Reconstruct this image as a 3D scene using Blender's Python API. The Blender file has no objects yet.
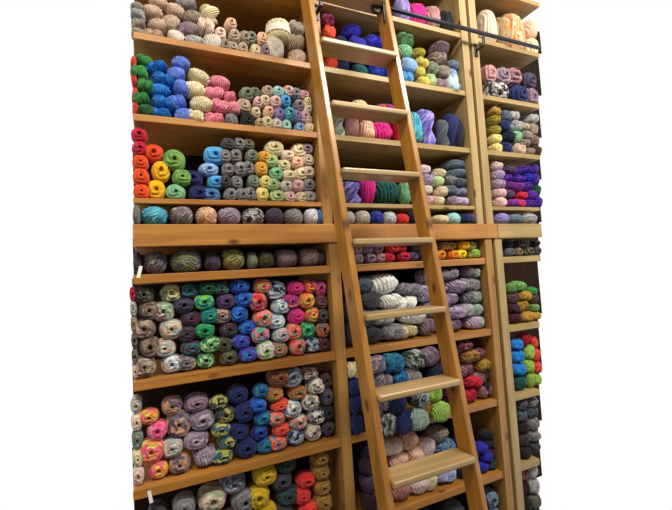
import bpy, bmesh, math, random
from mathutils import Vector, Matrix, noise

# ------------------------------------------------------------------ camera, world, light
SC = bpy.context.scene
COL = SC.collection
random.seed(7)
EYE = 1.75                      # camera height over the floor; camera stands at x=0, y=0
YAW, PIT, ROL, FPX = .433, .056, -.063, 400.0
CF = Vector((math.sin(YAW)*math.cos(PIT), math.cos(YAW)*math.cos(PIT), math.sin(PIT)))
_r = Vector((math.cos(YAW), -math.sin(YAW), 0)); _u = _r.cross(CF)
CR = math.cos(ROL)*_r + math.sin(ROL)*_u
CU = -math.sin(ROL)*_r + math.cos(ROL)*_u
cam_data = bpy.data.cameras.new('camera'); cam = bpy.data.objects.new('camera', cam_data); COL.objects.link(cam)
cam_data.sensor_fit = 'HORIZONTAL'; cam_data.sensor_width = 36; cam_data.lens = 36*FPX/672
M = Matrix((CR, CU, -CF)).transposed().to_4x4(); M.translation = Vector((0, 0, EYE))
cam.matrix_world = M
cam_data.clip_start = .05
SC.camera = cam

world = bpy.data.worlds.new('world'); SC.world = world; world.use_nodes = True
bg = world.node_tree.nodes['Background']; bg.inputs['Color'].default_value = (1, 1, 1, 1); bg.inputs['Strength'].default_value = 1.0

def area(name, loc, target, sx, sy, power, col):
    d = bpy.data.lights.new(name, 'AREA'); d.shape = 'RECTANGLE'; d.size = sx; d.size_y = sy; d.energy = power; d.color = col
    o = bpy.data.objects.new(name, d); COL.objects.link(o); o.location = loc
    o.rotation_euler = (Vector(target)-Vector(loc)).to_track_quat('-Z', 'Y').to_euler()
area('ceiling_lamp', (1.9, -.2, 4.1), (1.3, 1.75, 1.9), 1.5, .5, 105, (1, .95, .86))
area('ceiling_lamp', (-.5, -.2, 4.1), (.3, 1.75, 1.5), 1.2, .5, 62, (1, .88, .70))

vs = SC.view_settings
vs.view_transform = 'Standard'; vs.look = 'None'; vs.gamma = 1; vs.use_curve_mapping = False
vs.exposure = 0.0

# ------------------------------------------------------------------ helpers
def lin(c): return c/12.92 if c <= .04045 else ((c+.055)/1.055)**2.4
def rgb(h, k=1.0):
    h = h.lstrip('#')
    return tuple(min(1, lin(int(h[i:i+2], 16)/255)*k) for i in (0, 2, 4))

def proj(x, y, z):
    P = Vector((x, y, z-EYE)); c = P.dot(CF)
    return 336+FPX*P.dot(CR)/c, 255-FPX*P.dot(CU)/c
def x_at(px, y, z):             # world x on a horizontal line (y, z) that shows at column px of the photo
    a, b = -2.0, 4.0
    for _ in range(40):
        m = (a+b)/2
        if proj(m, y, z)[0] < px: a = m
        else: b = m
    return a
def z_at(py, x, y):             # world z on a vertical line (x, y) that shows at row py of the photo
    a, b = 0.0, 4.5
    for _ in range(40):
        m = (a+b)/2
        if proj(x, y, m)[1] > py: a = m
        else: b = m
    return a

def new_obj(name, me, mat=None, parent=None):
    o = bpy.data.objects.new(name, me); COL.objects.link(o)
    if mat and not me.materials: me.materials.append(mat)
    if parent: o.parent = parent
    return o
def empty(name, loc=(0, 0, 0)):
    o = bpy.data.objects.new(name, None); COL.objects.link(o); o.location = loc; o.empty_display_size = .1
    return o
def tag(o, label, cat=None, group=None, kind=None):
    if label: o['label'] = label
    if cat: o['category'] = cat
    if group: o['group'] = group
    if kind: o['kind'] = kind
    return o
def bm_box(bm, lo, hi, mat=None):
    vs_ = [bm.verts.new((x, y, z)) for x in (lo[0], hi[0]) for y in (lo[1], hi[1]) for z in (lo[2], hi[2])]
    if mat is not None:
        for v in vs_: v.co = mat @ v.co
    for q in ((0, 1, 3, 2), (4, 6, 7, 5), (0, 4, 5, 1), (2, 3, 7, 6), (0, 2, 6, 4), (1, 5, 7, 3)):
        bm.faces.new([vs_[i] for i in q])
    return vs_
def finish(bm, name, mat, parent=None, bev=0, seg=2, origin=None, smooth=False):
    bmesh.ops.recalc_face_normals(bm, faces=bm.faces[:])
    if bev:
        bmesh.ops.bevel(bm, geom=bm.edges[:], offset=bev, segments=seg, profile=.5, affect='EDGES')
    for f in bm.faces: f.smooth = smooth
    me = bpy.data.meshes.new(name); bm.to_mesh(me); bm.free()
    o = new_obj(name, me, mat, parent)
    return o
def box(name, lo, hi, mat, parent=None, bev=.002):
    bm = bmesh.new(); bm_box(bm, lo, hi)
    return finish(bm, name, mat, parent, bev)
def tube(bm, pts, r, n=12):
    rings = []
    for i, p in enumerate(pts):
        p = Vector(p); a = Vector(pts[max(i-1, 0)]); b = Vector(pts[min(i+1, len(pts)-1)])
        t = (b-a).normalized(); s = t.cross(Vector((0, 0, 1)))
        if s.length < .1: s = t.cross(Vector((0, 1, 0)))
        s.normalize(); w = s.cross(t)
        rings.append([bm.verts.new(p+r*(math.cos(2*math.pi*k/n)*s+math.sin(2*math.pi*k/n)*w)) for k in range(n)])
    for A, B in zip(rings, rings[1:]):
        for k in range(n): bm.faces.new((A[k], A[(k+1) % n], B[(k+1) % n], B[k]))
    bm.faces.new(rings[0]); bm.faces.new(rings[-1])

# ------------------------------------------------------------------ materials
def nt(name):
    m = bpy.data.materials.new(name); m.use_nodes = True
    N = m.node_tree.nodes; L = m.node_tree.links
    return m, N, L, N['Principled BSDF']
def wood(name, light, dark, grain='x', rough=.45, knots=True, coat=.0):
    m, N, L, P = nt(name)
    tc = N.new('ShaderNodeTexCoord'); mp = N.new('ShaderNodeMapping')
    sc = {'x': (1.2, 22, 22), 'z': (22, 22, 1.2)}[grain]
    mp.inputs['Scale'].default_value = sc
    L.new(tc.outputs['Object'], mp.inputs['Vector'])
    n1 = N.new('ShaderNodeTexNoise'); n1.inputs['Scale'].default_value = 1.6; n1.inputs['Detail'].default_value = 6; n1.inputs['Distortion'].default_value = .6
    L.new(mp.outputs[0], n1.inputs['Vector'])
    n2 = N.new('ShaderNodeTexNoise'); n2.inputs['Scale'].default_value = 3.0; n2.inputs['Detail'].default_value = 2
    L.new(tc.outputs['Object'], n2.inputs['Vector'])
    r = N.new('ShaderNodeValToRGB'); r.color_ramp.elements[0].position = .33; r.color_ramp.elements[1].position = .68
    r.color_ramp.elements[0].color = (*rgb(dark), 1); r.color_ramp.elements[1].color = (*rgb(light), 1)
    ad = N.new('ShaderNodeMath'); ad.operation = 'MULTIPLY_ADD'; ad.inputs[1].default_value = .65
    L.new(n1.outputs['Fac'], ad.inputs[0])
    m2 = N.new('ShaderNodeMath'); m2.operation = 'MULTIPLY'; m2.inputs[1].default_value = .35
    L.new(n2.outputs['Fac'], m2.inputs[0]); L.new(m2.outputs[0], ad.inputs[2]); L.new(ad.outputs[0], r.inputs['Fac'])
    out = r.outputs['Color']
    if knots:
        mk = N.new('ShaderNodeMapping'); mk.inputs['Scale'].default_value = (0, 9, 5) if 'rail' in name else {'x': (5, 11, 11), 'z': (11, 11, 5)}[grain]
        L.new(tc.outputs['Object'], mk.inputs['Vector'])
        v = N.new('ShaderNodeTexVoronoi'); v.inputs['Scale'].default_value = 1.0
        L.new(mk.outputs[0], v.inputs['Vector'])
        kr = N.new('ShaderNodeValToRGB'); kr.color_ramp.elements[0].position = .06; kr.color_ramp.elements[1].position = .17
        kr.color_ramp.elements[0].color = (1, 1, 1, 1); kr.color_ramp.elements[1].color = (0, 0, 0, 1)
        L.new(v.outputs['Distance'], kr.inputs['Fac'])
        mx = N.new('ShaderNodeMix'); mx.data_type = 'RGBA'
        L.new(kr.outputs['Color'], mx.inputs['Factor']); L.new(out, mx.inputs['A']); mx.inputs['B'].default_value = (*rgb('#5a3010'), 1)
        out = mx.outputs['Result']
    L.new(out, P.inputs['Base Color'])
    P.inputs['Roughness'].default_value = rough
    P.inputs['Coat Weight'].default_value = coat
    b = N.new('ShaderNodeBump'); b.inputs['Strength'].default_value = .15; b.inputs['Distance'].default_value = .002
    L.new(n1.outputs['Fac'], b.inputs['Height']); L.new(b.outputs[0], P.inputs['Normal'])
    return m
W_SHELF = wood('honey_pine_shelf', '#b67f38', '#8a571e')
W_BEAM = wood('honey_pine_beam', '#ba823c', '#905c24')
W_POST = wood('honey_pine_post', '#ae8243', '#855c28', 'z')
W_HAZED = wood('hazed_pine_shelf', '#b0955f', '#8c713f')  # same pine as the left, bright haze painted into its colour
W_HAZEDP = wood('hazed_pine_post', '#b29a68', '#92774a', 'z')  # upright-grain copy, washed out in colour to stand in for haze
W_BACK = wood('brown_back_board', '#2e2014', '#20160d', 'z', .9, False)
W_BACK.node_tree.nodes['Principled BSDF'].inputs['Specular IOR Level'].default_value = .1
W_RAIL = wood('ladder_rail_pine', '#b27f33', '#87561a', 'z', .33, True, .25)
W_TREAD = wood('ladder_tread_pine', '#b29668', '#8c7248', 'x', .35, False, .2)
W_FLOOR = wood('floor_wood', '#38281a', '#281a10', 'x', .5, False)

def plain(name, c, rough=.5, metal=0):
    m, N, L, P = nt(name); P.inputs['Base Color'].default_value = (*rgb(c), 1)
    n = N.new('ShaderNodeTexNoise'); n.inputs['Scale'].default_value = 40
    r = N.new('ShaderNodeMapRange'); r.inputs['To Min'].default_value = rough-.08; r.inputs['To Max'].default_value = rough+.08
    L.new(n.outputs['Fac'], r.inputs['Value']); L.new(r.outputs[0], P.inputs['Roughness'])
    P.inputs['Metallic'].default_value = metal
    return m
IRON = plain('black_steel', '#2c2f38', .35, .6)
RUBBER = plain('black_rubber', '#161616', .6)
W_CEIL = plain('ceiling_plaster', '#8a8070', .8)
W_WALL = plain('rear_wall_plaster', '#4c4236', .8)
PAPER = plain('paper_band', '#e6dfd0', .7)
TAGM = plain('white_paper_tag', '#eeeae2', .7)

def yarn_material():
    m, N, L, P = nt('wool_yarn')
    def attr(n):
        a = N.new('ShaderNodeAttribute'); a.attribute_type = 'OBJECT'; a.attribute_name = n; return a
    A, B, C = attr('yarn_a'), attr('yarn_b'), attr('yarn_c')
    uv = N.new('ShaderNodeUVMap'); uv.uv_map = 'wind'
    oi = N.new('ShaderNodeObjectInfo')
    cb = N.new('ShaderNodeCombineXYZ'); s = N.new('ShaderNodeMath'); s.operation = 'MULTIPLY'; s.inputs[1].default_value = 77
    L.new(oi.outputs['Random'], s.inputs[0])
    for i in range(3): L.new(s.outputs[0], cb.inputs[i])
    def noisy(scale, det, mul):
        mp = N.new('ShaderNodeVectorMath'); mp.operation = 'MULTIPLY_ADD'
        mp.inputs[1].default_value = mul; L.new(uv.outputs[0], mp.inputs[0]); L.new(cb.outputs[0], mp.inputs[2])
        n = N.new('ShaderNodeTexNoise'); n.inputs['Scale'].default_value = scale; n.inputs['Detail'].default_value = det
        L.new(mp.outputs[0], n.inputs['Vector']); return n
    def ramp(n, a, b):
        r = N.new('ShaderNodeMapRange'); r.interpolation_type = 'SMOOTHSTEP'
        r.inputs['From Min'].default_value = a; r.inputs['From Max'].default_value = b
        L.new(n.outputs['Fac'], r.inputs['Value']); return r
    r1 = ramp(noisy(1.0, 2, (.8, 3.2, 1)), .46, .54)
    r2 = ramp(noisy(1.0, 2, (1.1, 4.0, 1)), .54, .60)
    m1 = N.new('ShaderNodeMix'); m1.data_type = 'RGBA'
    L.new(r1.outputs[0], m1.inputs['Factor']); L.new(A.outputs['Color'], m1.inputs['A']); L.new(B.outputs['Color'], m1.inputs['B'])
    m2 = N.new('ShaderNodeMix'); m2.data_type = 'RGBA'
    L.new(r2.outputs[0], m2.inputs['Factor']); L.new(m1.outputs['Result'], m2.inputs['A']); L.new(C.outputs['Color'], m2.inputs['B'])
    L.new(m2.outputs['Result'], P.inputs['Base Color'])
    P.inputs['Roughness'].default_value = .85
    P.inputs['Sheen Weight'].default_value = .15
    P.inputs['Specular IOR Level'].default_value = .25
    fb = noisy(6, 3, (2, 6, 1))
    b = N.new('ShaderNodeBump'); b.inputs['Strength'].default_value = .5; b.inputs['Distance'].default_value = .003
    L.new(fb.outputs['Fac'], b.inputs['Height']); L.new(b.outputs[0], P.inputs['Normal'])
    return m
YARN = yarn_material()

# ------------------------------------------------------------------ the bookcases
YU, YL, YB = 1.70, 1.66, 2.10               # front of upper section, of lower section, back boards
SZ = dict(Z1=1.72, S0=1.368, S1=1.022, S2=.688, S3=.354, BT=.244, BB=.160, S5=.056, S6=-.334, S7=-.715, S8=-1.095, S9=-1.475)
SZ = {k: v+EYE for k, v in SZ.items()}
P1 = (.735, .785); P2 = (1.677, 1.727); P3 = (1.75, 1.803)
upper = {'Z1', 'S0', 'S1', 'S2', 'S3', 'BT'}

floor = box('floor', (-2.6, -2.4, -.03), (2.3, 2.12, 0), W_FLOOR); tag(floor, None, kind='structure')
tag(box('ceiling', (-2.6, -2.4, 4.3), (3.2, 2.12, 4.34), W_CEIL), None, kind='structure')
tag(box('wall_rear', (-2.6, -2.44, 0), (3.2, -2.4, 4.3), W_WALL), None, kind='structure')

mid = empty('wooden_bookcase', (.9, 1.9, 0)); far = empty('wooden_bookcase', (2.1, 1.9, 0))
tag(mid, 'long honey pine bookcase behind the ladder, two bays of open shelves', 'bookcase')
tag(far, 'pine bookcase with painted-in haze at the right end, past the double post', 'bookcase')
def part(name, lo, hi, mat, par, bev=.002):
    o = box(name, lo, hi, mat, par, bev); o.matrix_parent_inverse = Matrix.Translation(-par.location); return o
order = ['Z1', 'S0', 'S1', 'S2', 'S3', 'S5', 'S6', 'S7', 'S8', 'S9']
for k in order:
    up = k in upper; yf = YU if up else YL; z = SZ[k]; t = .028 if up else .034
    if k == 'S3': t = .02
    xl = x_at(133, yf, z); xr = x_at(540, yf, z)
    part('shelf', (xl, yf, z-t), (P1[0], YB, z), W_SHELF, mid)
    part('shelf', (P1[1], yf+.004, z-t), (P2[0], YB, z), W_SHELF if not up else W_HAZED, mid)
    part('shelf', (P3[1], yf+.004, z-t), (xr, YB, z), W_HAZED, far)
# the header beam between upper and lower sections
xl = x_at(133, YL, SZ['BT']-.04); xr = x_at(540, YL, SZ['BT']-.04)
part('beam', (xl, YL-.012, SZ['BB']), (P1[1]-.01, YL+.03, SZ['BT']), W_BEAM, mid)
part('beam', (P1[1]-.007, YL-.012, SZ['BB']+.004), (P3[0]+.020, YL+.03, SZ['BT']), W_BEAM, mid)
part('beam', (P3[0]+.024, YL-.012, SZ['BB']+.004), (xr, YL+.03, SZ['BT']), W_HAZED, far)
for (a, b), m, par in ((P1, W_POST, mid), (P2, W_POST, mid), (P3, W_HAZEDP, far)):
    d = .002 if a != P3[0] else .0
    part('post', (a-.006, YU-.004, SZ['BT']), (b-.006, YB, 3.62), m if a == P1[0] else W_HAZEDP, par, .003)
    part('post', (a, YL-.004, 0), (b, YB, SZ['BB'] if a == P1[0] else SZ['BB']+.003), m, par, .003)
part('shelf', (xl, YL+.031, SZ['BB']+.002), (P1[0], YB, SZ['BT']), W_SHELF, mid)
part('shelf', (P1[1], YL+.031, SZ['BB']+.002), (P2[0], YB, SZ['BT']), W_SHELF, mid)
part('shelf', (P3[1], YL+.031, SZ['BB']+.002), (xr, YB, SZ['BT']), W_HAZED, far)
# back boards, one per shelf opening
tops = ['Z1', 'S0', 'S1', 'S2', 'S3', 'BB', 'S5', 'S6', 'S7', 'S8']
bots = ['S0', 'S1', 'S2', 'S3', 'BT', 'S5', 'S6', 'S7', 'S8', 'S9']
for a, b in zip(tops, bots):
    zm = (SZ[a]+SZ[b])/2; z0 = SZ[b]; z1 = SZ[a] if a != 'BB' else SZ['BT']
    x0 = x_at(133.5, YB, zm); x1 = x_at(539.5, YB, zm)
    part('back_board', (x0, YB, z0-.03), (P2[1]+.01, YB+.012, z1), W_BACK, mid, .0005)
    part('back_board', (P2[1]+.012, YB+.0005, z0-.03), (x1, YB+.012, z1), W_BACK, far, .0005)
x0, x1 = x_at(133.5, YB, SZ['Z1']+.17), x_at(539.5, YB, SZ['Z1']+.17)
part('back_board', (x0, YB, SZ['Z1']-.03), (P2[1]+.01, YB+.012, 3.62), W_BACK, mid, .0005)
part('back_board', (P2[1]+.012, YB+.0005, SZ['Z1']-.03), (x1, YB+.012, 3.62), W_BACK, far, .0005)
# plinths under the lowest shelf
part('plinth', (x_at(133, YL, SZ['S9']), YL+.04, 0), (P1[0], YL+.06, SZ['S9']-.034), W_POST, mid)
part('plinth', (P1[1], YL+.04, 0), (P2[0], YL+.06, SZ['S9']-.034), W_POST, mid)
part('plinth', (P3[1], YL+.04, 0), (x_at(540, YL, SZ['S9']), YL+.06, SZ['S9']-.034), W_HAZEDP, far)

# ------------------------------------------------------------------ the library ladder and its rail
LX, RX, SL = .692, 1.082, .1356
def lad(x, z, dy=0): return Vector((x-.033*(z-EYE), 1.5+SL*(z-EYE-1.37)+dy, z))
ladder = empty('library_ladder', lad((LX+RX)/2, 0)); tag(ladder, 'tall honey wood ladder with flat treads leaning against the yarn shelves', 'ladder')
def lpart(bm, name, mat, bev):
    o = finish(bm, name, mat, ladder, bev, 3); o.matrix_parent_inverse = Matrix.Translation(-ladder.location); return o
RD, RW = .085, .026
for x0 in (LX-RW, RX-RW):
    bm = bmesh.new(); v = []
    for z in (0.0, 3.35):
        for (dx, dy) in ((0, 0), (RW, 0), (RW, RD), (0, RD)): v.append(bm.verts.new(lad(x0+dx, z, dy)))
    for q in ((0, 3, 2, 1), (4, 5, 6, 7), (0, 1, 5, 4), (1, 2, 6, 5), (2, 3, 7, 6), (3, 0, 4, 7)): bm.faces.new([v[i] for i in q])
    lpart(bm, 'rail', W_RAIL, .005)
for i in range(-1, 10):
    z = EYE+.984-.2812*(i) + 0.0
    if z > 3.2 or z < .1: continue
    bm = bmesh.new(); v = []
    for dz in (-.024, 0):
        for (x, dy) in ((LX+.0005, -.02), (RX-RW-.0005, -.02), (RX-RW-.0005, RD+.004), (LX+.0005, RD+.004)):
            p = lad(x, z, dy); v.append(bm.verts.new((p.x, p.y, z+dz)))
    for q in ((0, 3, 2, 1), (4, 5, 6, 7), (0, 1, 5, 4), (1, 2, 6, 5), (2, 3, 7, 6), (3, 0, 4, 7)): bm.faces.new([v[k] for k in q])
    lpart(bm, 'tread', W_TREAD, .007)
# rolling hook: a black wheel on the rail, held by a strap on the ladder
PY, PZ = 1.632, EYE+1.343
bm = bmesh.new()
tube(bm, [(x_at(300, PY, PZ), PY, PZ), (x_at(540, PY, PZ), PY, PZ)], .011, 14)
pipe = finish(bm, 'rail_pipe', IRON, None, 0, smooth=True)
rail = empty('ladder_rail', (1.75, PY, PZ)); tag(rail, 'black steel ladder rail running across the upper shelves', 'rail')
pipe.parent = rail; pipe.matrix_parent_inverse = Matrix.Translation(-rail.location)
for bx in (P3[0]+.02, .76):
    bm = bmesh.new()
    bm_box(bm, (bx-.008, PY-.004, PZ-.075), (bx+.008, YU-.0045, PZ-.067))
    bm_box(bm, (bx-.008, PY-.004, PZ-.070), (bx+.008, PY+.004, PZ-.009))
    bm_box(bm, (bx-.010, YU-.011, PZ-.105), (bx+.010, YU-.0045, PZ-.03))
    o = finish(bm, 'bracket', IRON, rail, .0015); o.matrix_parent_inverse = Matrix.Translation(-rail.location)
def wheel(c, parent, R0=.024):
    bm = bmesh.new()
    prof = [(.006, -.010), (R0-.002, -.010), (R0, -.007), (R0-.004, 0), (R0, .007), (R0-.002, .010), (.006, .010)]
    n = 28; rings = []
    for r, d in prof: rings.append([bm.verts.new((c.x+r*math.cos(TAU*k/n), c.y+d, c.z+r*math.sin(TAU*k/n))) for k in range(n)])
    for A, B in zip(rings, rings[1:]+rings[:1]):
        for k in range(n): bm.faces.new((A[k], A[(k+1) % n], B[(k+1) % n], B[k]))
    tube(bm, [(c.x, c.y-.014, c.z), (c.x, c.y+.016, c.z)], .0058, 12)
    o = finish(bm, 'wheel', RUBBER, parent, smooth=False); o.matrix_parent_inverse = Matrix.Translation(-parent.location); return o
def strap(pts, w, t, name, parent):
    bm = bmesh.new()
    for a, b in zip(pts, pts[1:]):
        a = Vector(a); b = Vector(b); d = b-a
        rot = d.to_track_quat('Z', 'X').to_matrix().to_4x4(); rot.translation = a
        bm_box(bm, (-w/2, -t/2, -.001), (w/2, t/2, d.length+.001), rot)
    o = finish(bm, name, IRON, parent, .001); o.matrix_parent_inverse = Matrix.Translation(-parent.location); return o
TAU = 2*math.pi
for px, ix, sg in ((376, RX-RW, -1), (320.5, LX, 1)):
    wy = lad(0, PZ).y+.02; wz = z_at(9 if sg < 0 else -9, x_at(px, wy, PZ-.03), wy); wx = x_at(px, wy, wz)
    wheel(Vector((wx, wy, wz)), ladder)
    # hook: from the rail's inner face past the wheel and up over the pipe
    rx = ix-.033*(wz-EYE)+sg*.004
    strap([(rx, wy-.02, wz-.07), (rx, wy-.02, wz+.05), (rx, wy+.10, PZ+.030), (rx, PY+.016, PZ+.022), (rx, PY+.018, PZ-.01)], .006, .012, 'hook', ladder)
    strap([(rx, wy+.014, wz), (wx, wy+.014, wz)], .008, .004, 'axle', ladder)

# ------------------------------------------------------------------ yarn shapes (unit size, origin at the bottom centre)
def grid_mesh(name, f, nu, nv, uvf):
    """closed surface f(u,v) u around, v from pole to pole"""
    me = bpy.data.meshes.new(name); verts = []; faces = []; uvs = []
    for j in range(nv+1):
        for i in range(nu): verts.append(f(i/nu, j/nv))
    for j in range(nv):
        for i in range(nu):
            i2 = (i+1) % nu
            faces.append((j*nu+i, j*nu+i2, (j+1)*nu+i2, (j+1)*nu+i))
            uvs += [uvf(i/nu, j/nv), uvf((i+1)/nu, j/nv), uvf((i+1)/nu, (j+1)/nv), uvf(i/nu, (j+1)/nv)]
    return verts, faces, uvs
def make_mesh(name, parts):
    V = []; F = []; U = []
    for v, f, u in parts:
        k = len(V); V += v; F += [tuple(a+k for a in q) for q in f]; U += u
    V = [Vector(p) for p in V]
    lo = [min(p[i] for p in V) for i in range(3)]; hi = [max(p[i] for p in V) for i in range(3)]
    V = [((p.x-lo[0])/(hi[0]-lo[0])-.5, (p.y-lo[1])/(hi[1]-lo[1]), (p.z-lo[2])/(hi[2]-lo[2])) for p in V]
    me = bpy.data.meshes.new(name); me.from_pydata(V, [], F)
    uvl = me.uv_layers.new(name='wind')
    for i, u in enumerate(U): uvl.data[i].uv = u
    for p in me.polygons: p.use_smooth = True
    me.materials.append(YARN); me.update()
    bm = bmesh.new(); bm.from_mesh(me)
    bmesh.ops.remove_doubles(bm, verts=bm.verts[:], dist=1e-5); bmesh.ops.recalc_face_normals(bm, faces=bm.faces[:])
    bm.to_mesh(me); bm.free()
    return me
TAU = 2*math.pi
def n3(x, y, z, s): return noise.noise(Vector((x*1.0+s*7.3, y*1.0-s*3.1, z+s)))
def ball_end(seed, swirl, rings, hole):
    """wound ball seen from its pull hole: y is its axis, front at y=0"""
    def base(u, v):
        a = u*TAU
        # v 0 = hole bottom at front, 1 = back pole
        if v < .10: r = hole*(v/.10); y = .16+.0*(v)
        elif v < .22:
            t = (v-.10)/.12; r = hole+.04*t; y = .16*(1-t)**1.3+.02*t
        else:
            t = (v-.22)/.78; ph = t*math.pi
            r0 = hole+.04
            c = math.cos(ph); s = math.sin(ph)
            r = max(0, abs(s))**.75*.5; r = max(r, r0*(1-t*4)) if t < .25 else r
            y = .5-.5*(abs(c)**.85)*(1 if c > 0 else -1)
            if t > .999: r = 0
        return a, r, y, v
    def f(u, v):
        a, r, y, v = base(u, v)
        k = 1+.07*n3(math.cos(a)*1.4, math.sin(a)*1.4, y*2, seed)
        ph = TAU*(v*rings)+swirl*a+2.0*n3(math.cos(a)*2, math.sin(a)*2, v*3, seed+3)
        d = .036*(2*abs(math.sin(ph/2))-1.2) if .12 < v < .97 else 0
        r2 = max(0, r*k+d*(.6 if r > .1 else .2)); y2 = y-d*.9*(1 if v < .5 else 0)
        q = lambda c: math.copysign(abs(c)**.86, c)
        return (r2*q(math.cos(a)), y2, .5+r2*q(math.sin(a)))
    def uvf(u, v): return ((v*rings+swirl*u)*1.0, u*1.5)
    return grid_mesh('b', f, 80, 72, uvf)
def ball_side(seed):
    axes = []
    rr = random.Random(seed)
    for _ in range(6):
        v = Vector((rr.uniform(-1, 1), rr.uniform(-.4, .4), rr.uniform(-1, 1))); axes.append(v.normalized())
    def pick(p):
        best = max(range(6), key=lambda i: n3(p.x*1.7+i*5, p.y*1.7, p.z*1.7, seed+i)); return best
    def pt(u, v):
        a = u*TAU; ph = v*math.pi; s = math.sin(ph)
        return Vector((s*math.cos(a), s*math.sin(a), math.cos(ph)))
    def f(u, v):
        p = pt(u, v); i = pick(p)
        d = .036*(2*abs(math.sin(TAU*2.8*p.dot(axes[i])))-1.2)
        k = .5*(1+.05*n3(p.x*1.5, p.y*1.5, p.z*1.5, seed+9))+d
        e = lambda c: math.copysign(abs(c)**.86, c)
        return (e(p.x)*k, .5+e(p.y)*k, .5+e(p.z)*k*.98)
    def uvf(u, v):
        p = pt(u, v); i = pick(p); return (5.5*p.dot(axes[i]), i*.7+.4*u)
    return grid_mesh('s', f, 96, 64, uvf)
def lobe(seed, cx, cz, rx, rz, ridges, slant, y0=0, y1=1.0, tilt=0.0):
    """loop end of a hank: a soft pillow whose strands run over the front"""
    def f(u, v):
        a = u*TAU; ph = v*math.pi; c = math.cos(ph); s = math.sin(ph)
        x = (abs(s)**.8)*math.cos(a); z = (abs(s)**.8)*math.sin(a)
        x = math.copysign(abs(x)**.84, x); z = math.copysign(abs(z)**.84, z)
        y = -math.copysign(abs(c)**.9, c)
        ph2 = TAU*ridges*(x+slant*z)*.5+1.3*n3(x*2, y*2, z*2, seed)
        k = 1+.085*(2*abs(math.sin(ph2/2))-1.2)+.11*n3(x*1.3, y*1.3, z*1.3, seed+5)
        x *= k; z *= k
        X = cx+rx*(x*math.cos(tilt)-z*math.sin(tilt)*rz/rx); Z = cz+rz*(z*math.cos(tilt)+x*math.sin(tilt)*rx/rz*.6)
        return (X, y0+(y1-y0)*(.5+.5*y*k*.96), Z)
    def uvf(u, v):
        a = u*TAU; s = math.sin(v*math.pi); x = s*math.cos(a); z = s*math.sin(a)
        return (ridges*(x+slant*z)*.5, z*.7+cx)
    return grid_mesh('l', f, 96, 44, uvf)
def twist(seed, turns, ridges=12, n=3.0):
    """twisted hank standing upright: two lobes wound about each other along z"""
    out = []
    for side in (0, 1):
        def f(u, v, side=side):
            a = u*TAU; ph = v*math.pi; s = math.sin(ph)**.55 if 0 < v < 1 else 0
            tw = TAU*turns*v+side*math.pi+seed
            off = .19*s; rad = .29*s
            cx = off*math.cos(tw); cy = off*math.sin(tw)
            k = 1+.10*(2*abs(math.sin(.5*(ridges*a+TAU*2.0*v)))-1.2)+.06*n3(math.cos(a), math.sin(a), v*4, seed)
            return (cx+rad*k*math.cos(a+tw), .5+cy+rad*k*math.sin(a+tw), .5-.5*math.cos(ph))
        def uvf(u, v): return (ridges*u+2*v, v*1.5+.3*u)
        out.append(grid_mesh('t', f, 96, 44, uvf))
    return out
MESH = {
    'b': [make_mesh('yarn_ball_end', [ball_end(s, sw, rg, h)]) for s, sw, rg, h in ((1, 1, 8, .07), (2, 2, 7, .10), (3, -1, 8, .05), (4, -2, 7, .12), (5, 3, 8, .08))],
    's': [make_mesh('yarn_ball_side', [ball_side(s)]) for s in (11, 12, 13, 14)],
    'h': [make_mesh('yarn_hank_end', [lobe(21, 0, .5, .5, .5, 9, .3)]),
          make_mesh('yarn_hank_end', [lobe(22, -.2, .47, .31, .46, 6, .5, 0, 1, .2), lobe(23, .2, .53, .31, .46, 6, .5, .03, 1, .2)]),
          make_mesh('yarn_hank_end', [lobe(24, 0, .5, .5, .5, 9, -.35)]),
          make_mesh('yarn_hank_end', [lobe(25, -.23, .55, .28, .44, 5, -.6, .02, 1, -.15), lobe(26, .13, .48, .38, .47, 7, -.3, 0, 1, -.1)])],
    'v': [make_mesh('yarn_hank_upright', twist(s, t)) for s, t in ((31, .7), (32.6, .9))],
    'm': [make_mesh('yarn_hank_fold', [lobe(41, 0, .5, .5, .5, 8, .15)]), make_mesh('yarn_hank_fold', [lobe(42, 0, .5, .5, .5, 8, -.2)])],
}
def skein_mesh(seed):
    def f(u, v):
        a = u*TAU; ph = v*math.pi
        r = .5*math.sin(ph)**.35 if 0 < v < 1 else 0; z = .5-.5*math.copysign(abs(math.cos(ph))**.8, math.cos(ph))
        k = 1+.03*math.cos(16*a+TAU*1.5*v)+.05*n3(math.cos(a), math.sin(a), v*2, seed)
        if .36 < v < .66: k *= .95
        return (r*k*math.cos(a), .5+r*k*math.sin(a), z)
    return grid_mesh('k', f, 96, 30, lambda u, v: (16*u+1.5*v, v*2))
MESH['z'] = MESH['h']
MESH['k'] = [make_mesh('yarn_skein', [skein_mesh(51)])]
bm = bmesh.new(); n = 40; R_ = []
for z in (.33, .64):
    R_.append([bm.verts.new((.505*math.cos(TAU*k/n), .5+.505*math.sin(TAU*k/n), z)) for k in range(n)])
for z in (.64, .33):
    R_.append([bm.verts.new((.49*math.cos(TAU*k/n), .5+.49*math.sin(TAU*k/n), z)) for k in range(n)])
for A, B in zip(R_, R_[1:]+R_[:1]):
    for k in range(n): bm.faces.new((A[k], A[(k+1) % n], B[(k+1) % n], B[k]))
BAND = bpy.data.meshes.new('paper_band'); bm.to_mesh(BAND); bm.free(); BAND.materials.append(PAPER)

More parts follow.
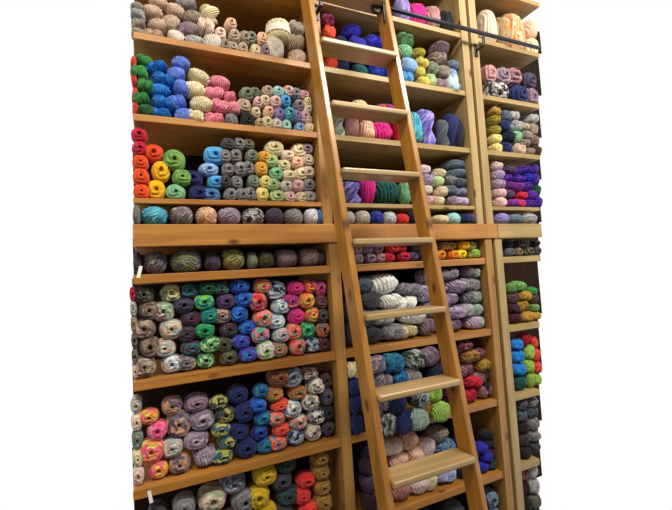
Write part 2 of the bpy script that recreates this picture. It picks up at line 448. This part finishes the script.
# ------------------------------------------------------------------ colours: words, three shades of the yarn
PAL = {}
def pal(s):
    for line in s.strip().splitlines():
        k, words, *cs = [t.strip() for t in line.split('|')]
        cs = cs[0].split(); cs = (cs+[cs[0], cs[0]])[:3] if len(cs) < 3 else cs
        PAL[k] = (words, cs)
pal('''
wh|off-white|e6dfd4 d4ccc0
cr|cream|e8dcb8 d8c89c
be|beige|c4b09a b09a84
tb|pinkish beige|cfb5a2 bda08e
ta|taupe|9a8a7e 857468 ac9c90
gb|greyish beige|b0a69a 9a9086
gy|grey|8c8a8c 76757a
lg|light grey|b4b4b4 9c9ca0
dg|dark grey|47474c 35353b
sl|slate grey|5e6876 49525f
bg|blue-grey|75859c 5f6f88
bk|black|1c1a1e 26242a
gn|leaf green|3f9a4e 2f7f44
dn|dark green|1e5c3a 174a30
az|bright azure blue|1e86e0 1671c8
pw|periwinkle blue|6c8fe8 5a7ad8
pk|soft pink|f09ab0 e4829c
pp|pale pink|efc9cc e0b2b8
co|coral|ef5a44 e0483c
or|orange-red|f0541c e04412
cs|crimson|c81c3c ac1430
rd|bright red|e02a2c cc2028
ye|golden yellow|f6c01c eeb010
py|pale yellow|f0e090 e6d27a
ym|lemon yellow|dcd068 ccc054
pg|pale green|c0d8a0 a8c488
mg|mint green|8cc89a 76b486
lm|lime green|a0c858 8cb448
gl|green and lime|7cac54 5e9444
na|navy blue|1a2868 131c50
dk|dark navy|151a3c 0f1430
ro|royal blue|2244b8 1a389c
sk|sky blue|58b0ec 449cdc
pb|pale blue|96bce8 80a8dc
st|steel blue|4c78b4 3c66a0
sg|sage grey|7f8c7c 6c7a6a 98a090
gg|grey-green|74785f 62664f
ma|mottled grey|87817f 6c6a70 a29aa0
gd|gold|e8b048 d89c30
pe|peach|fad0b4 f0bea0
pc|pinkish cream|ecd6c4 e0c4b0
mv|mauve|8c7488 745e74
lv|lavender|a89cd8 9484c8
li|lilac|c4b0cc ae98bc
mu|dusty mauve|a08a94 84707e
aq|aqua|4cb4cc 2c94b8 8cd8d8
a2|pale aqua|a8dcd8 8cc8c8
mm|mottled mauve and grey|7c6c7c 565064 a0a080
oc|orange and cream|dcA078 e8d4bc b06c50
bw|black and white|d8d4cc 2c2c30 8c8c90
dm|dark mauve|4c4050 38303f
bp|pale blue speckled|a8c4e0 e4e4e8 d09878
og|olive and gold|8c8440 a49c50 5c6858
od|dark olive|4a4428 38341e 5c5838
om|olive and blue-grey|7c7c4c 6c7484 94904c
tg|taupe brown|6a5a4c 8c7c6c 4a3e38
tm|taupe and cream|8a7868 b8a490 5c5048
wb|white and blue|dce4e8 8cacc8 b89478
gc|grey and cream|a8b0b0 d4ccb8 c09878
gw|green and white|7ca480 d8d4cc a07880
yc|yellow and cream|d8cc80 e4dcc0 6c7c70
mp|dark plum|4c2440 381a30 2c5c54
tp|teal and plum|1c6468 4c2448 2c8478
tl|teal|147c7c 0f6468 2c9c84
em|emerald green|1c8c50 14703f 5cc084
gr|green ringed|3c7c48 a4d494 245c34
lt|lime and teal|6cc434 1c8c78 2c60a8
bo|brown and olive|54503c 3c3430 6c6c54
cb|cream and brown|b0a088 54403c 7c6c5c
pm|purple and dark mauve|5c3868 3c2c48 4c5068
bv|blue and violet|2c48bc 5034a4 2c78c4
bl|bright blue|1f5cc8 1a48a8 2c88d8
wl|white and lime|dcdcd0 7cc43c b85cb0
pt|pink and green|ec7c98 4cb88c 7c4890
cm|coral and green|f05c3c ec8c8c 3c9c7c
rm|red multicoloured|d8343c 8c3c7c e88448
lp|lime and pink|9cc048 d8407c ec8c54
ol|olive multicoloured|948458 b87c6c 6c8c84
rb|pastel rainbow|b0c4c0 d89cac 7cb0b0
ps|pale blue swirled|b0ccd4 dce0dc 6c94a8
mt|magenta|d0287c a41c68
mr|magenta and purple|b42880 6c2c84 e06838
nb|pale blue and navy|9cb8cc 22305c c8ccd0
te|teal and green|209080 1c6450 50b868
lo|lime and orange|a4c83c ec7c3c c03c5c
yo|yellow and orange|e4b83c ec7030 6c8c4c
ro2|red and orange|d84838 ec8c3c 7c3058
pl|plum and brown|5c2c44 402430 7c5040
ob|orange and grey|d07840 6c5c5c 4c3c50
dp|dark plum|3c2034 2e182a
yp|yellow and coral|e8c848 ec6078 f08848
ph|hot pink|ec4c8c e4789c f0a0a8
pr|pink and yellow|f05888 ec8c50 d8d060
gp|grey and peach|7c7480 d8a480 50485c
mh|mauve and peach|5c5060 d0986c 8c7c8c
gv|greyish lilac|9c8ca0 80728a b4a8b4
ty|teal and yellow|2c6474 c0b850 3c506c
dy|dark grey and yellow|3c4044 b0a858 2c3438
tb2|teal and blue|1c5ca0 1c8c94 1c3c88
vb|violet blue|2c2ca4 201f84 1c60a4
cc|coral and blue|e05c44 ec8058 4c7cb0
br|rusty brown|8c4c34 6c3828 a86c4c
bb|orange and brown|e08844 a8643c 6c8058
gs|grey and blue swirled|8c94a8 5c6478 b0b0b8
wc|white and coral|dcd4cc d87460 8c9cac
wg|grey and white|c4bcb0 74706c e0d8cc
tw|taupe and white|9c8878 ccbcac 746054
nd|navy and brown|2c3050 54403c 6c5c58
bn|dark brown|3c2820 2c1e1a 5c4434
cx|cream multicoloured|dccfb4 9cb08c c08c80
yl|yellow|dcb824 cca81c
dgn|dark grey-green|30383c 28302e 24544c
tn|tan|9c7430 86602a
rc|bright coral red|e23a34 cc2c2c
pu|purple|6c2cb4 5820a0
vi|violet|4c24a4 3c1c8c 6c38bc
vm|violet and magenta|5c28a0 7c3090 b0307c
bu|blue-violet|3030c0 2424a4
sf|sea green|84b888 6fa678
am|magenta|f030a0 dc1c8c
dd|dusty pink|c49494 b08080
ws|white and aqua|dcecec b4dce0
ww|bright white|f0f0ec e0e0dc
wx|white and green|d4dcd4 7cb08c 5c6c64
lx|lavender striped|7c74d0 b0a8e8 5848b4
tk|dark teal|14605c 0f4c4c
ls|lilac striped|a490b4 c4b4cc 7c6c8c
gm|grey and mauve striped|7c7880 9c8ca0 585860
sa|sage green|8ca498 748c80 a8bcac
zb|black and white striped|34383c b8c0bc 5c6864
mx|mottled grey and pink|7c7884 c09c9c 48507c
rp|rose and plum|7c3448 502030 a8606c
rg|rose and grey|a86c78 7c5860 c49494
go|tan and gold|a8844c c48c3c 8c5c44
wr|dusty rose|b87c74 a06860
lb|lilac and blue|98a4cc b8a8c8 7c94c4
bm2|blue multicoloured|5078a8 7c8cac 3c5c7c
pbw|pinkish white|e8d4d4 d8bcc4
ty2|tan|b09468 9c8058
ox|orange and peach|f0b484 e49054 f0d0b4
rgm|rose and grey mottled|9c6470 7c7480 c08c90
ov|olive yellow|a89c3c 948830
mo|mustard|b89038 a47c28
mn|maroon|5c2038 481a2c
bf|brownish mauve|6c5450 584440
fg|fresh green|6c9c4c 548840 8cb870
wf|white|dcd8dc b0a8b4
ms|mossy grey|7c7c70 606458
oy|bright orange|f09020 e07c14
yb|bright yellow|f4dc1c e8cc10
yg|yellow-green|dce87c c8d860
''')
PAL['dkv'] = ('dark blue-violet', ['24206c', '1c1a54', '2c2c8c'])

GAIN = .84
KIND = {'z': ('yarn_hank', 'hank', 'yarn'), 'b': ('yarn_ball', 'yarn ball', 'yarn'), 's': ('yarn_ball', 'yarn ball', 'yarn'), 'h': ('yarn_hank', 'hank', 'yarn'),
        'v': ('yarn_hank', 'twisted hank', 'yarn'), 'm': ('yarn_hank', 'fat hank', 'yarn'), 'k': ('yarn_skein', 'banded skein', 'yarn')}
ORD = ['first', 'second', 'third', 'fourth', 'fifth', 'sixth', 'seventh', 'eighth', 'ninth', 'tenth', 'eleventh', 'twelfth', 'thirteenth', 'fourteenth', 'fifteenth',
       'sixteenth', 'seventeenth', 'eighteenth', 'nineteenth', 'twentieth']
rnd = random.Random(3)
def yarn_item(kind, ck, x, yf, z, w, h, dep, rot=0.0):
    words, cs = PAL[ck]
    me = rnd.choice(MESH[kind])
    o = bpy.data.objects.new(KIND[kind][0], me); COL.objects.link(o)
    o.location = (x-math.sin(rot)*h/2, yf, z+(1-math.cos(rot))*h/2+abs(math.sin(rot))*w*.1); o.scale = (w*.98, dep, h); o.rotation_euler = (0, rot, 0)
    if kind in 'hmb' and rnd.random() < .5 and kind != 'b': o.scale.x *= -1
    if kind in 'b': # turn about its own pull hole without leaving its spot
        pass
    k = GAIN*rnd.uniform(.92, 1.06)
    for n_, c in zip('abc', cs): o['yarn_'+n_] = list(rgb(c, k))
    if kind == 'k':
        b = bpy.data.objects.new('paper_band', BAND); COL.objects.link(b); b.parent = o
    return o, words
NCOUNT = 0
CEIL = {'S0': 'Z1', 'S1': 'S0', 'S2': 'S1', 'S3': 'S2', 'BT': 'S3', 'S5': 'BB', 'S6': 'S5', 'S7': 'S6', 'S8': 'S7', 'S9': 'S8'}
def row(shelf_key, phrase, group, cols, yfront=None, dep=None):
    """cols: (photo column, width, photo row of the top, kind, 'colours bottom to top'[, forward])"""
    global NCOUNT
    z0 = SZ[shelf_key]; up = shelf_key in upper; yf0 = (YU if up else YL)+.012 if yfront is None else yfront
    if shelf_key == 'BT': yf0 = YL+.012
    cols = sorted(cols, key=lambda c: c[0])
    for ci, c in enumerate(cols):
        px, wpx, ytop, kind, cl = c[:5]; fwd = c[5] if len(c) > 5 else 0
        cl = cl.split(); n = len(cl)
        yf = yf0-fwd+rnd.uniform(0, .014); ym = yf+.04
        xc = x_at(px, ym, z0); w = x_at(px+wpx/2, ym, z0)-x_at(px-wpx/2, ym, z0)
        if fwd == 0:
            q = .006 if up else 0; m_ = w*.53+.002
            if 'left' in phrase: xc = min(xc, P1[0]-q-m_)
            elif 'middle' in phrase: xc = min(max(xc, P1[1]+m_), P2[0]-q-m_)
            else: xc = max(xc, P3[1]+m_)
        drop = c[6] if len(c) > 6 else 0
        edge = ci in (0, len(cols)-1)
        zt = z_at(ytop, xc, ym); zt = min(zt, SZ[CEIL[shelf_key]]-(.0 if shelf_key == 'S5' else .022 if shelf_key == 'BT' else .036)-.006); h = (zt-z0)/n; side = rnd.choice((-1, 1))
        d_ = dep or max(.09, min(.20, w*1.25))
        z = z0+.0015-drop
        big = [1.2 if t.endswith('+') else 1.0 for t in cl]; cl = [t.rstrip('+') for t in cl]
        hs = [rnd.uniform(.92, 1.08)*q_**2.0 for q_ in big]; s_ = (zt-z0+drop)/sum(hs)
        for li, ck in enumerate(cl):
            hh = hs[li]*s_
            jx = 0 if n == 1 or edge else (side*(.16 if li % 2 else -.16)+rnd.uniform(-.06, .06))*w
            amp = {'z': .26, 'h': .13, 'b': 0, 'k': .03}.get(kind[li] if len(kind) > li and len(kind) > 1 else kind[0], .05) if n > 1 else .0
            tl_ = side*(1 if li % 2 else -1)*amp*rnd.uniform(.5, 1.2)*(.12 if li == 0 else 1)
            kk = kind[li] if len(kind) > li and len(kind) > 1 else kind[0]
            o, words = yarn_item(kk, ck, xc+jx, yf+rnd.uniform(-.004, .008), z, w*(rnd.uniform(1.08, 1.22) if n > 1 and not edge else 1.03)*big[li], hh*(1.12 if 1 < n and li < n-1 else 1), .06 if drop and li == 0 else d_, tl_)
            z += hh; NCOUNT += 1
            noun = KIND[kk][1]
            if n == 1: pos = 'alone, %s stack from left,' % ORD[ci]
            else:
                lay = 'bottom' if li == 0 else ('top' if li == n-1 else ORD[li]+' up')
                pos = '%s, %s stack from left,' % (lay, ORD[ci])
            if all(len(c2[4].split()) == 1 for c2 in cols): pos = '%s from left,' % ORD[ci]
            lab = '%s %s, %s %s' % (words, noun, pos, phrase)
            tag(o, lab, 'yarn', group)

# ---- left bay
row('S1', "left bay's first shelf", 'pale hanks and skeins on the top shelf of the left bay', [
    (139, 15, 5, 'h', 'gb gb lg gb'), (157, 20, -2, 'h', 'tb be tb tb'), (175, 17, 6, 'h', 'wh be tb'), (191, 19, 0, 'h', 'lg mu ta gy'),
    (209, 18, 6, 'hhv', 'wh pc cr'), (223, 10, 30, 'b', 'ta pc'), (234, 11, 21, 'b', 'gb be pe'), (244, 10, 32, 'b', 'be gb'), (254, 11, 33, 'b', 'cr sg'),
    (264, 10, 35, 'b', 'mu pe'), (278, 22, 20, 'hk', 'wh cr'), (298, 17, 23, 'h', 'tb be gb')])
row('S2', "left bay's second shelf", 'hanks and small balls on the second shelf of the left bay', [
    (136, 7, 58, 'h', 'co co co co'), (144, 16, 57, 'z', 'dn gn gn gn gn'), (162, 24, 64, 'z', 'az az az az az'), (181, 17, 58, 'z', 'pw pw pw pw pw'),
    (199, 20, 71, 'z', 'cr cr cr cr'), (218, 20, 77, 'z', 'pk pk pk pk'), (233, 12, 92, 'h', 'gy pk pk'), (246, 13, 88, 'b', 'bk be sg'),
    (258, 10, 89, 'b', 'be cr pp sg'), (268, 10, 87, 'b', 'cr pe cr be'), (278, 10, 88, 'b', 'wh lv pp a2'), (288, 10, 87, 'b', 'a2 aq sk wc'), (298, 10, 90, 'b', 'pb lv mu gy'),
    (308, 10, 92, 'b', 'pe pp cr dd'), (315, 8, 98, 'b', 'cr pc wh cr')])
row('S3', "left bay's third shelf", 'rainbow of yarn balls on the third shelf of the left bay', [
    (142, 17, 119, 'b', 'or or or cs cs'), (159, 18, 146, 'b', 'ye ye or'), (179, 18, 151, 'b', 'mg gl gl+'), (197, 19, 171, 'b', 'na na'), (214, 17, 147, 'b', 'st sk pb sk+'),
    (228, 12, 139, 'b', 'gy dg ma ma dg'), (240, 12, 136, 'b', 'gy gy ma gy ma'), (252, 12, 139, 'b', 'ma sg ma sg gg'), (264, 12, 152, 'b', 'py py gd gd'),
    (275, 14, 134, 'b', 'pg pg mg pg cr+'), (288, 12, 151, 'b', 'pp wh cr cr pc'), (300, 13, 138, 'b', 'cr pp cr pe cr+'), (314, 14, 143, 'b', 'lg gy be be mu')])
row('BT', "left bay's fourth shelf", 'row of yarn balls on the beam in the left bay', [
    (137, 8, 203, 's', 'gy'), (155, 28, 203, 's', 'aq'), (182, 23, 203, 's', 'mm'), (207, 22, 203, 's', 'oc'), (230, 24, 203, 's', 'gv'), (254, 22, 204, 's', 'bw'), (275, 18, 206, 's', 'dm'),
    (294, 19, 206, 's', 'gy'), (312, 14, 208, 's', 'bp'), (322, 6, 210, 's', 'st')])
row('S5', "left bay's fifth shelf", 'dim row of yarn balls under the beam in the left bay', [
    (138, 9, 252, 's', 'dm'), (156, 25, 251, 's', 'mm'), (187, 33, 250, 's', 'om'), (213, 17, 253, 's', 'dm'), (234, 24, 249, 's', 'og'), (252, 11, 252, 's', 'sg'),
    (266, 16, 252, 's', 'od'), (287, 24, 249, 's', 'mu'), (311, 21, 248, 's', 'ta'), (326, 8, 252, 's', 'dg')])
row('S6', "left bay's sixth shelf", 'packed variegated balls on the first deep shelf of the left bay', [
    (136, 7, 286, 'b', 'pc tg tg ta gw cs'), (149, 20, 285, 'b', 'tm tg tm tg bo'), (170, 21, 283, 'b', 'wb gc gc gw yc'), (190, 19, 284, 'b', 'mm tp mp mp pm tp'), (209, 18, 281, 'b', 'gr gr em tl lt dn'),
    (227, 17, 280, 'b', 'bo bo mp cb pm tp'), (245, 18, 279, 'b', 'bv bv bl bl bl bl'), (263, 17, 278, 'b', 'wl pt cm rm lp'), (280, 17, 280, 'b', 'ol rb ps ps nb+'), (296, 15, 281, 'b', 'cm cm mt mr mt'),
    (311, 15, 280, 'b', 'nb te lo yo ro2'), (325, 13, 281, 'b', 'pl ob mp pl mr')])
row('S7', "left bay's seventh shelf", 'packed variegated balls on the second deep shelf of the left bay', [
    (139, 12, 396, 'b', 'pc cr sg pc gc'), (155, 20, 408, 'b', 'yp pr+ ph yp'), (177, 20, 396, 'b', 'mh gc gp+ mh'), (202, 23, 394, 'mbbb', 'gv gv gv mv'), (225, 18, 395, 'b', 'ty ty ty dy dy'),
    (243, 19, 385, 'b', 'na na na na'), (262, 15, 384, 'b', 'tb2 vb tb2 bl tb2'), (279, 17, 369, 'b', 'cc co cm co bb br+'), (297, 17, 364, 'b', 'nb wc wb bb gs+'), (315, 16, 366, 'b', 'wg bw wg wg tw'), (331, 13, 372, 'b', 'nd bk nd bn')])
row('S8', "left bay's eighth shelf", 'large balls on the lowest visible shelf of the left bay', [
    (160, 20, 502, 'b', 'bk dg dg'), (184, 20, 494, 'b', 'dg gy gy'), (211, 26, 489, 'b', 'gy gy cx'), (242, 24, 471, 'b', 'gy gy gy gs'), (265, 21, 465, 'b', 'yl yl yl yl'),
    (287, 20, 456, 'b', 'dg dg dgn dg dgn'), (306, 17, 474, 'b', 'rc rc rc rc'), (324, 17, 450, 'b', 'tn tn tn tn tn')])
# ---- middle bay
row('S0', "middle bay's first shelf", 'yarn on the top shelf of the middle bay', [
    (345, 16, -12, 'h', 'dkv'), (380, 16, -12, 'h', 'pu'), (404, 12, -4, 'h', 'lv'), (419, 18, 2, 'm', 'am'), (434, 13, 6, 'm', 'dd'), (451, 12, 10, 'h', 'bk')])
row('S1', "middle bay's second shelf", 'yarn on the second shelf of the middle bay', [
    (331, 13, 15, 'h', 'co co co mr'), (344, 11, 38, 'h', 'na dkv na'), (357, 15, 26, 'h', 'tk bu bu bu'), (375, 16, 36, 'h', 'ro ro bu'), (389, 9, 42, 'h', 'ro rd mt'),
    (407, 14, 33, 'h', 'sk pb mg sf'), (421, 11, 50, 'h', 'ym ym ym ov'), (432, 9, 62, 'h', 'pg sg'), (443, 14, 40, 'h', 'mu ta ta mu'), (454, 9, 61, 'h', 'pb pb bg'), (464, 12, 72, 'h', 'ws')])
row('S2', "middle bay's third shelf", 'yarn on the third shelf of the middle bay', [
    (340, 12, 112, 'v', 'wx'), (352, 13, 113, 'm', 'dd'), (366, 15, 100, 'm', 'pe cr'), (384, 20, 103, 'm', 'am mr'), (398, 7, 112, 'v', 'rd'),
    (416, 14, 111, 'm', 'aq'), (430, 18, 108, 'v', 'lx'), (444, 11, 120, 'v', 'sl'), (456, 14, 113, 'v', 'na'), (467, 8, 118, 'v', 'dk')])
row('S3', "middle bay's fourth shelf", 'yarn on the fourth shelf of the middle bay', [
    (353, 22, 181, 'v', 'lx'), (369, 14, 168, 'm', 'am'), (388, 26, 180, 'm', 'tk'), (405, 10, 182, 'm', 'mg'),
    (428, 14, 165, 'h', 'pp wh li pbw'), (440, 10, 169, 'h', 'cr cr pg cr'), (451, 11, 176, 'h', 'mu sl gy'), (464, 16, 160, 'h', 'li bg sl bg bg')])
row('BT', "middle bay's fifth shelf", 'row of small balls on the beam in the middle bay', [
    (349, 10, 212, 's', 'lg'), (363, 14, 211, 's', 'gc'), (377, 13, 211, 's', 'vb'), (390, 12, 212, 's', 'wb'), (402, 11, 214, 's', 'rd'), (412, 8, 212, 's', 'dk'),
    (441, 14, 215, 's', 'cr'), (454, 12, 213, 's', 'a2'), (466, 10, 214, 's', 'na'), (475, 8, 214, 's', 'pm')])
row('S5', "middle bay's sixth shelf", 'small balls under the beam in the middle bay', [
    (357, 11, 242, 'b', 'mu dd'), (368, 11, 242, 'b', 'mu mv'), (379, 11, 242, 'b', 'dd mu'), (390, 11, 241, 'b', 'cs rd'), (401, 11, 241, 'b', 'cs cs'), (413, 10, 241, 'b', 'pm dp'), (423, 8, 241, 'b', 'pm pm'), (432, 8, 241, 'b', 'or mn'),
    (441, 10, 241, 'b', 'oy mo'), (451, 10, 241, 'b', 'oy mo'), (462, 10, 241, 'b', 'yb ye'), (471, 8, 241, 'b', 'yg ym'), (479, 8, 241, 'b', 'lm gg')])
row('S6', "middle bay's seventh shelf", 'hanks on the first deep shelf of the middle bay', [
    (353, 14, 280, 'h', 'dg dg dg'), (370, 20, 276, 'h', 'dg sl dg sl'), (390, 22, 274, 'hhhm', 'gy lg ww ww+'), (412, 22, 283, 'h', 'cr ww ww gm'), (430, 14, 270, 'h', 'mu gm ls gm'),
    (455, 20, 266, 'h', 'mv ls ls ls gm'), (472, 13, 266, 'h', 'li lg gm gy gm'), (485, 13, 266, 'h', 'sa sa sa gy sa')])
row('S7', "middle bay's eighth shelf", 'hanks on the second deep shelf of the middle bay', [
    (357, 13, 362, 'h', 'na na na cr', .05), (368, 10, 356, 'h', 'dp dk bg mx', 0), (384, 16, 352, 'h', 'zb mx mx mx', .085, .03), (401, 18, 352, 'h', 'na na tb2 tb2', .085, .04), (420, 17, 347, 'h', 'sa zb gy zb', .085, .035), (437, 15, 340, 'h', 'lm lm dk mv', .085, .02),
    (455, 12, 345, 'h', 'mn rp rp dp'), (470, 17, 338, 'h', 'cs cs rg go rp'), (484, 12, 348, 'h', 'rg rg mo rp'), (493, 7, 368, 'h', 'dp dp')])
row('S8', "middle bay's ninth shelf", 'hanks on the lowest visible shelf of the middle bay', [
    (370, 12, 440, 'h', 'dp pm dp dk'), (384, 12, 450, 'h', 'bk dp dp'), (399, 17, 438, 'h', 'wr pc pe pc'), (415, 17, 432, 'h', 'pbw pp pe pe'), (428, 12, 438, 'h', 'cr pp pbw'), (445, 18, 428, 'h', 'lb lb bm2 ta'),
    (468, 14, 436, 'h', 'bk dk dk'), (484, 9, 443, 'h', 'bu bu bu'), (496, 9, 430, 'h', 'dgn dp bk bk')])
row('S9', "middle bay's tenth shelf", 'dark yarn on the bottom shelf of the middle bay', [
    (430, 22, 512, 'b', 'bk bk'), (455, 20, 506, 'b', 'bk dn dg'), (482, 18, 497, 'b', 'dp dp dk'), (498, 14, 490, 'b', 'bg bg bg')])
# ---- right bay
row('S0', "right bay's first shelf", 'hanks on the top shelf of the right bay', [
    (491, 13, 9, 'm', 'pc'), (504, 12, 16, 'm', 'ty2'), (519, 18, 10, 'm', 'ox'), (533, 10, 20, 'h', 'cr pe')])
row('S1', "right bay's second shelf", 'balls on the second shelf of the right bay', [
    (492, 11, 65, 'b', 'bw dd'), (504, 12, 67, 'b', 'bw mu'), (518, 14, 68, 'b', 'na rg'), (532, 12, 72, 'b', 'mv pm')])
row('S2', "right bay's third shelf", 'hanks on the third shelf of the right bay', [
    (497, 9, 103, 'h', 'py py ov ov mo'), (507, 11, 110, 'h', 'na dk na sl'), (517, 10, 107, 'h', 'tb mg lg lg'), (526, 9, 124, 'h', 'ta ta ta be'), (535, 10, 106, 'h', 'bn tg ta lg')])
row('S3', "right bay's fourth shelf", 'pink and violet hanks on the fourth shelf of the right bay', [
    (500, 10, 162, 'h', 'pp pp li li pbw'), (510, 11, 166, 'h', 'vm pm vm pu pm'), (520, 10, 168, 'h', 'mt cs vm vi vi'), (529, 9, 166, 'h', 'vi pu vi bu vi'), (536, 6, 165, 'h', 'vi dn vi vi')])
row('BT', "right bay's fifth shelf", 'balls on the beam in the right bay', [
    (503, 12, 213, 's', 'lv'), (517, 14, 214, 's', 'bg'), (531, 14, 213, 's', 'lg')])
row('S5', "right bay's sixth shelf", 'small dark balls under the beam in the right bay', [
    (508, 8, 240, 'b', 'sl dk'), (517, 8, 240, 'b', 'tg bn'), (526, 8, 240, 'b', 'bo tg'), (535, 8, 240, 'b', 'dm bn')])
row('S6', "right bay's seventh shelf", 'green and mustard hanks in the right bay', [
    (514, 11, 284, 'h', 'mn dp bf fg'), (524, 11, 281, 'h', 'mo mo mo fg'), (534, 9, 287, 'h', 'mo fg bf gn')])
row('S7', "right bay's eighth shelf", 'blue, lime and coral hanks in the right bay', [
    (519, 13, 338, 'h', 'tk az az az'), (529, 8, 333, 'h', 'lm lm lm cs'), (536, 7, 337, 'h', 'lm co co co')])
row('S8', "right bay's ninth shelf", 'grey hanks on the lowest visible shelf of the right bay', [
    (524, 9, 396, 'h', 'bk dg bk sl sl'), (534, 11, 396, 'h', 'dg gy gy sl gy')])
row('S9', "right bay's tenth shelf", 'hanks on the bottom shelf of the right bay', [
    (526, 10, 466, 'h', 'dg bk dp rg'), (536, 10, 463, 'h', 'gy ms lg wf')])

# ---- paper tags hanging from the shelves
def paper_tag(px, py, y, w, h, tilt, label):
    z = EYE; x = 0
    for _ in range(8):
        x = x_at(px, y, z); z = z_at(py, x, y)
    bm = bmesh.new(); bm_box(bm, (-w/2, -.0006, -h), (w/2, .0006, 0))
    o = finish(bm, 'paper_tag', TAGM, None); o.location = (x, y, z); o.rotation_euler = (.05, tilt, 0)
    tag(o, label, 'tag')
paper_tag(141, 266, YL-.002, .012, .045, .25, 'small white paper tag at the left end of the low shelf under the beam')
paper_tag(149, 491, YL-.002, .012, .045, -.15, 'small white paper tag hanging at the left end of the lower deep shelf')
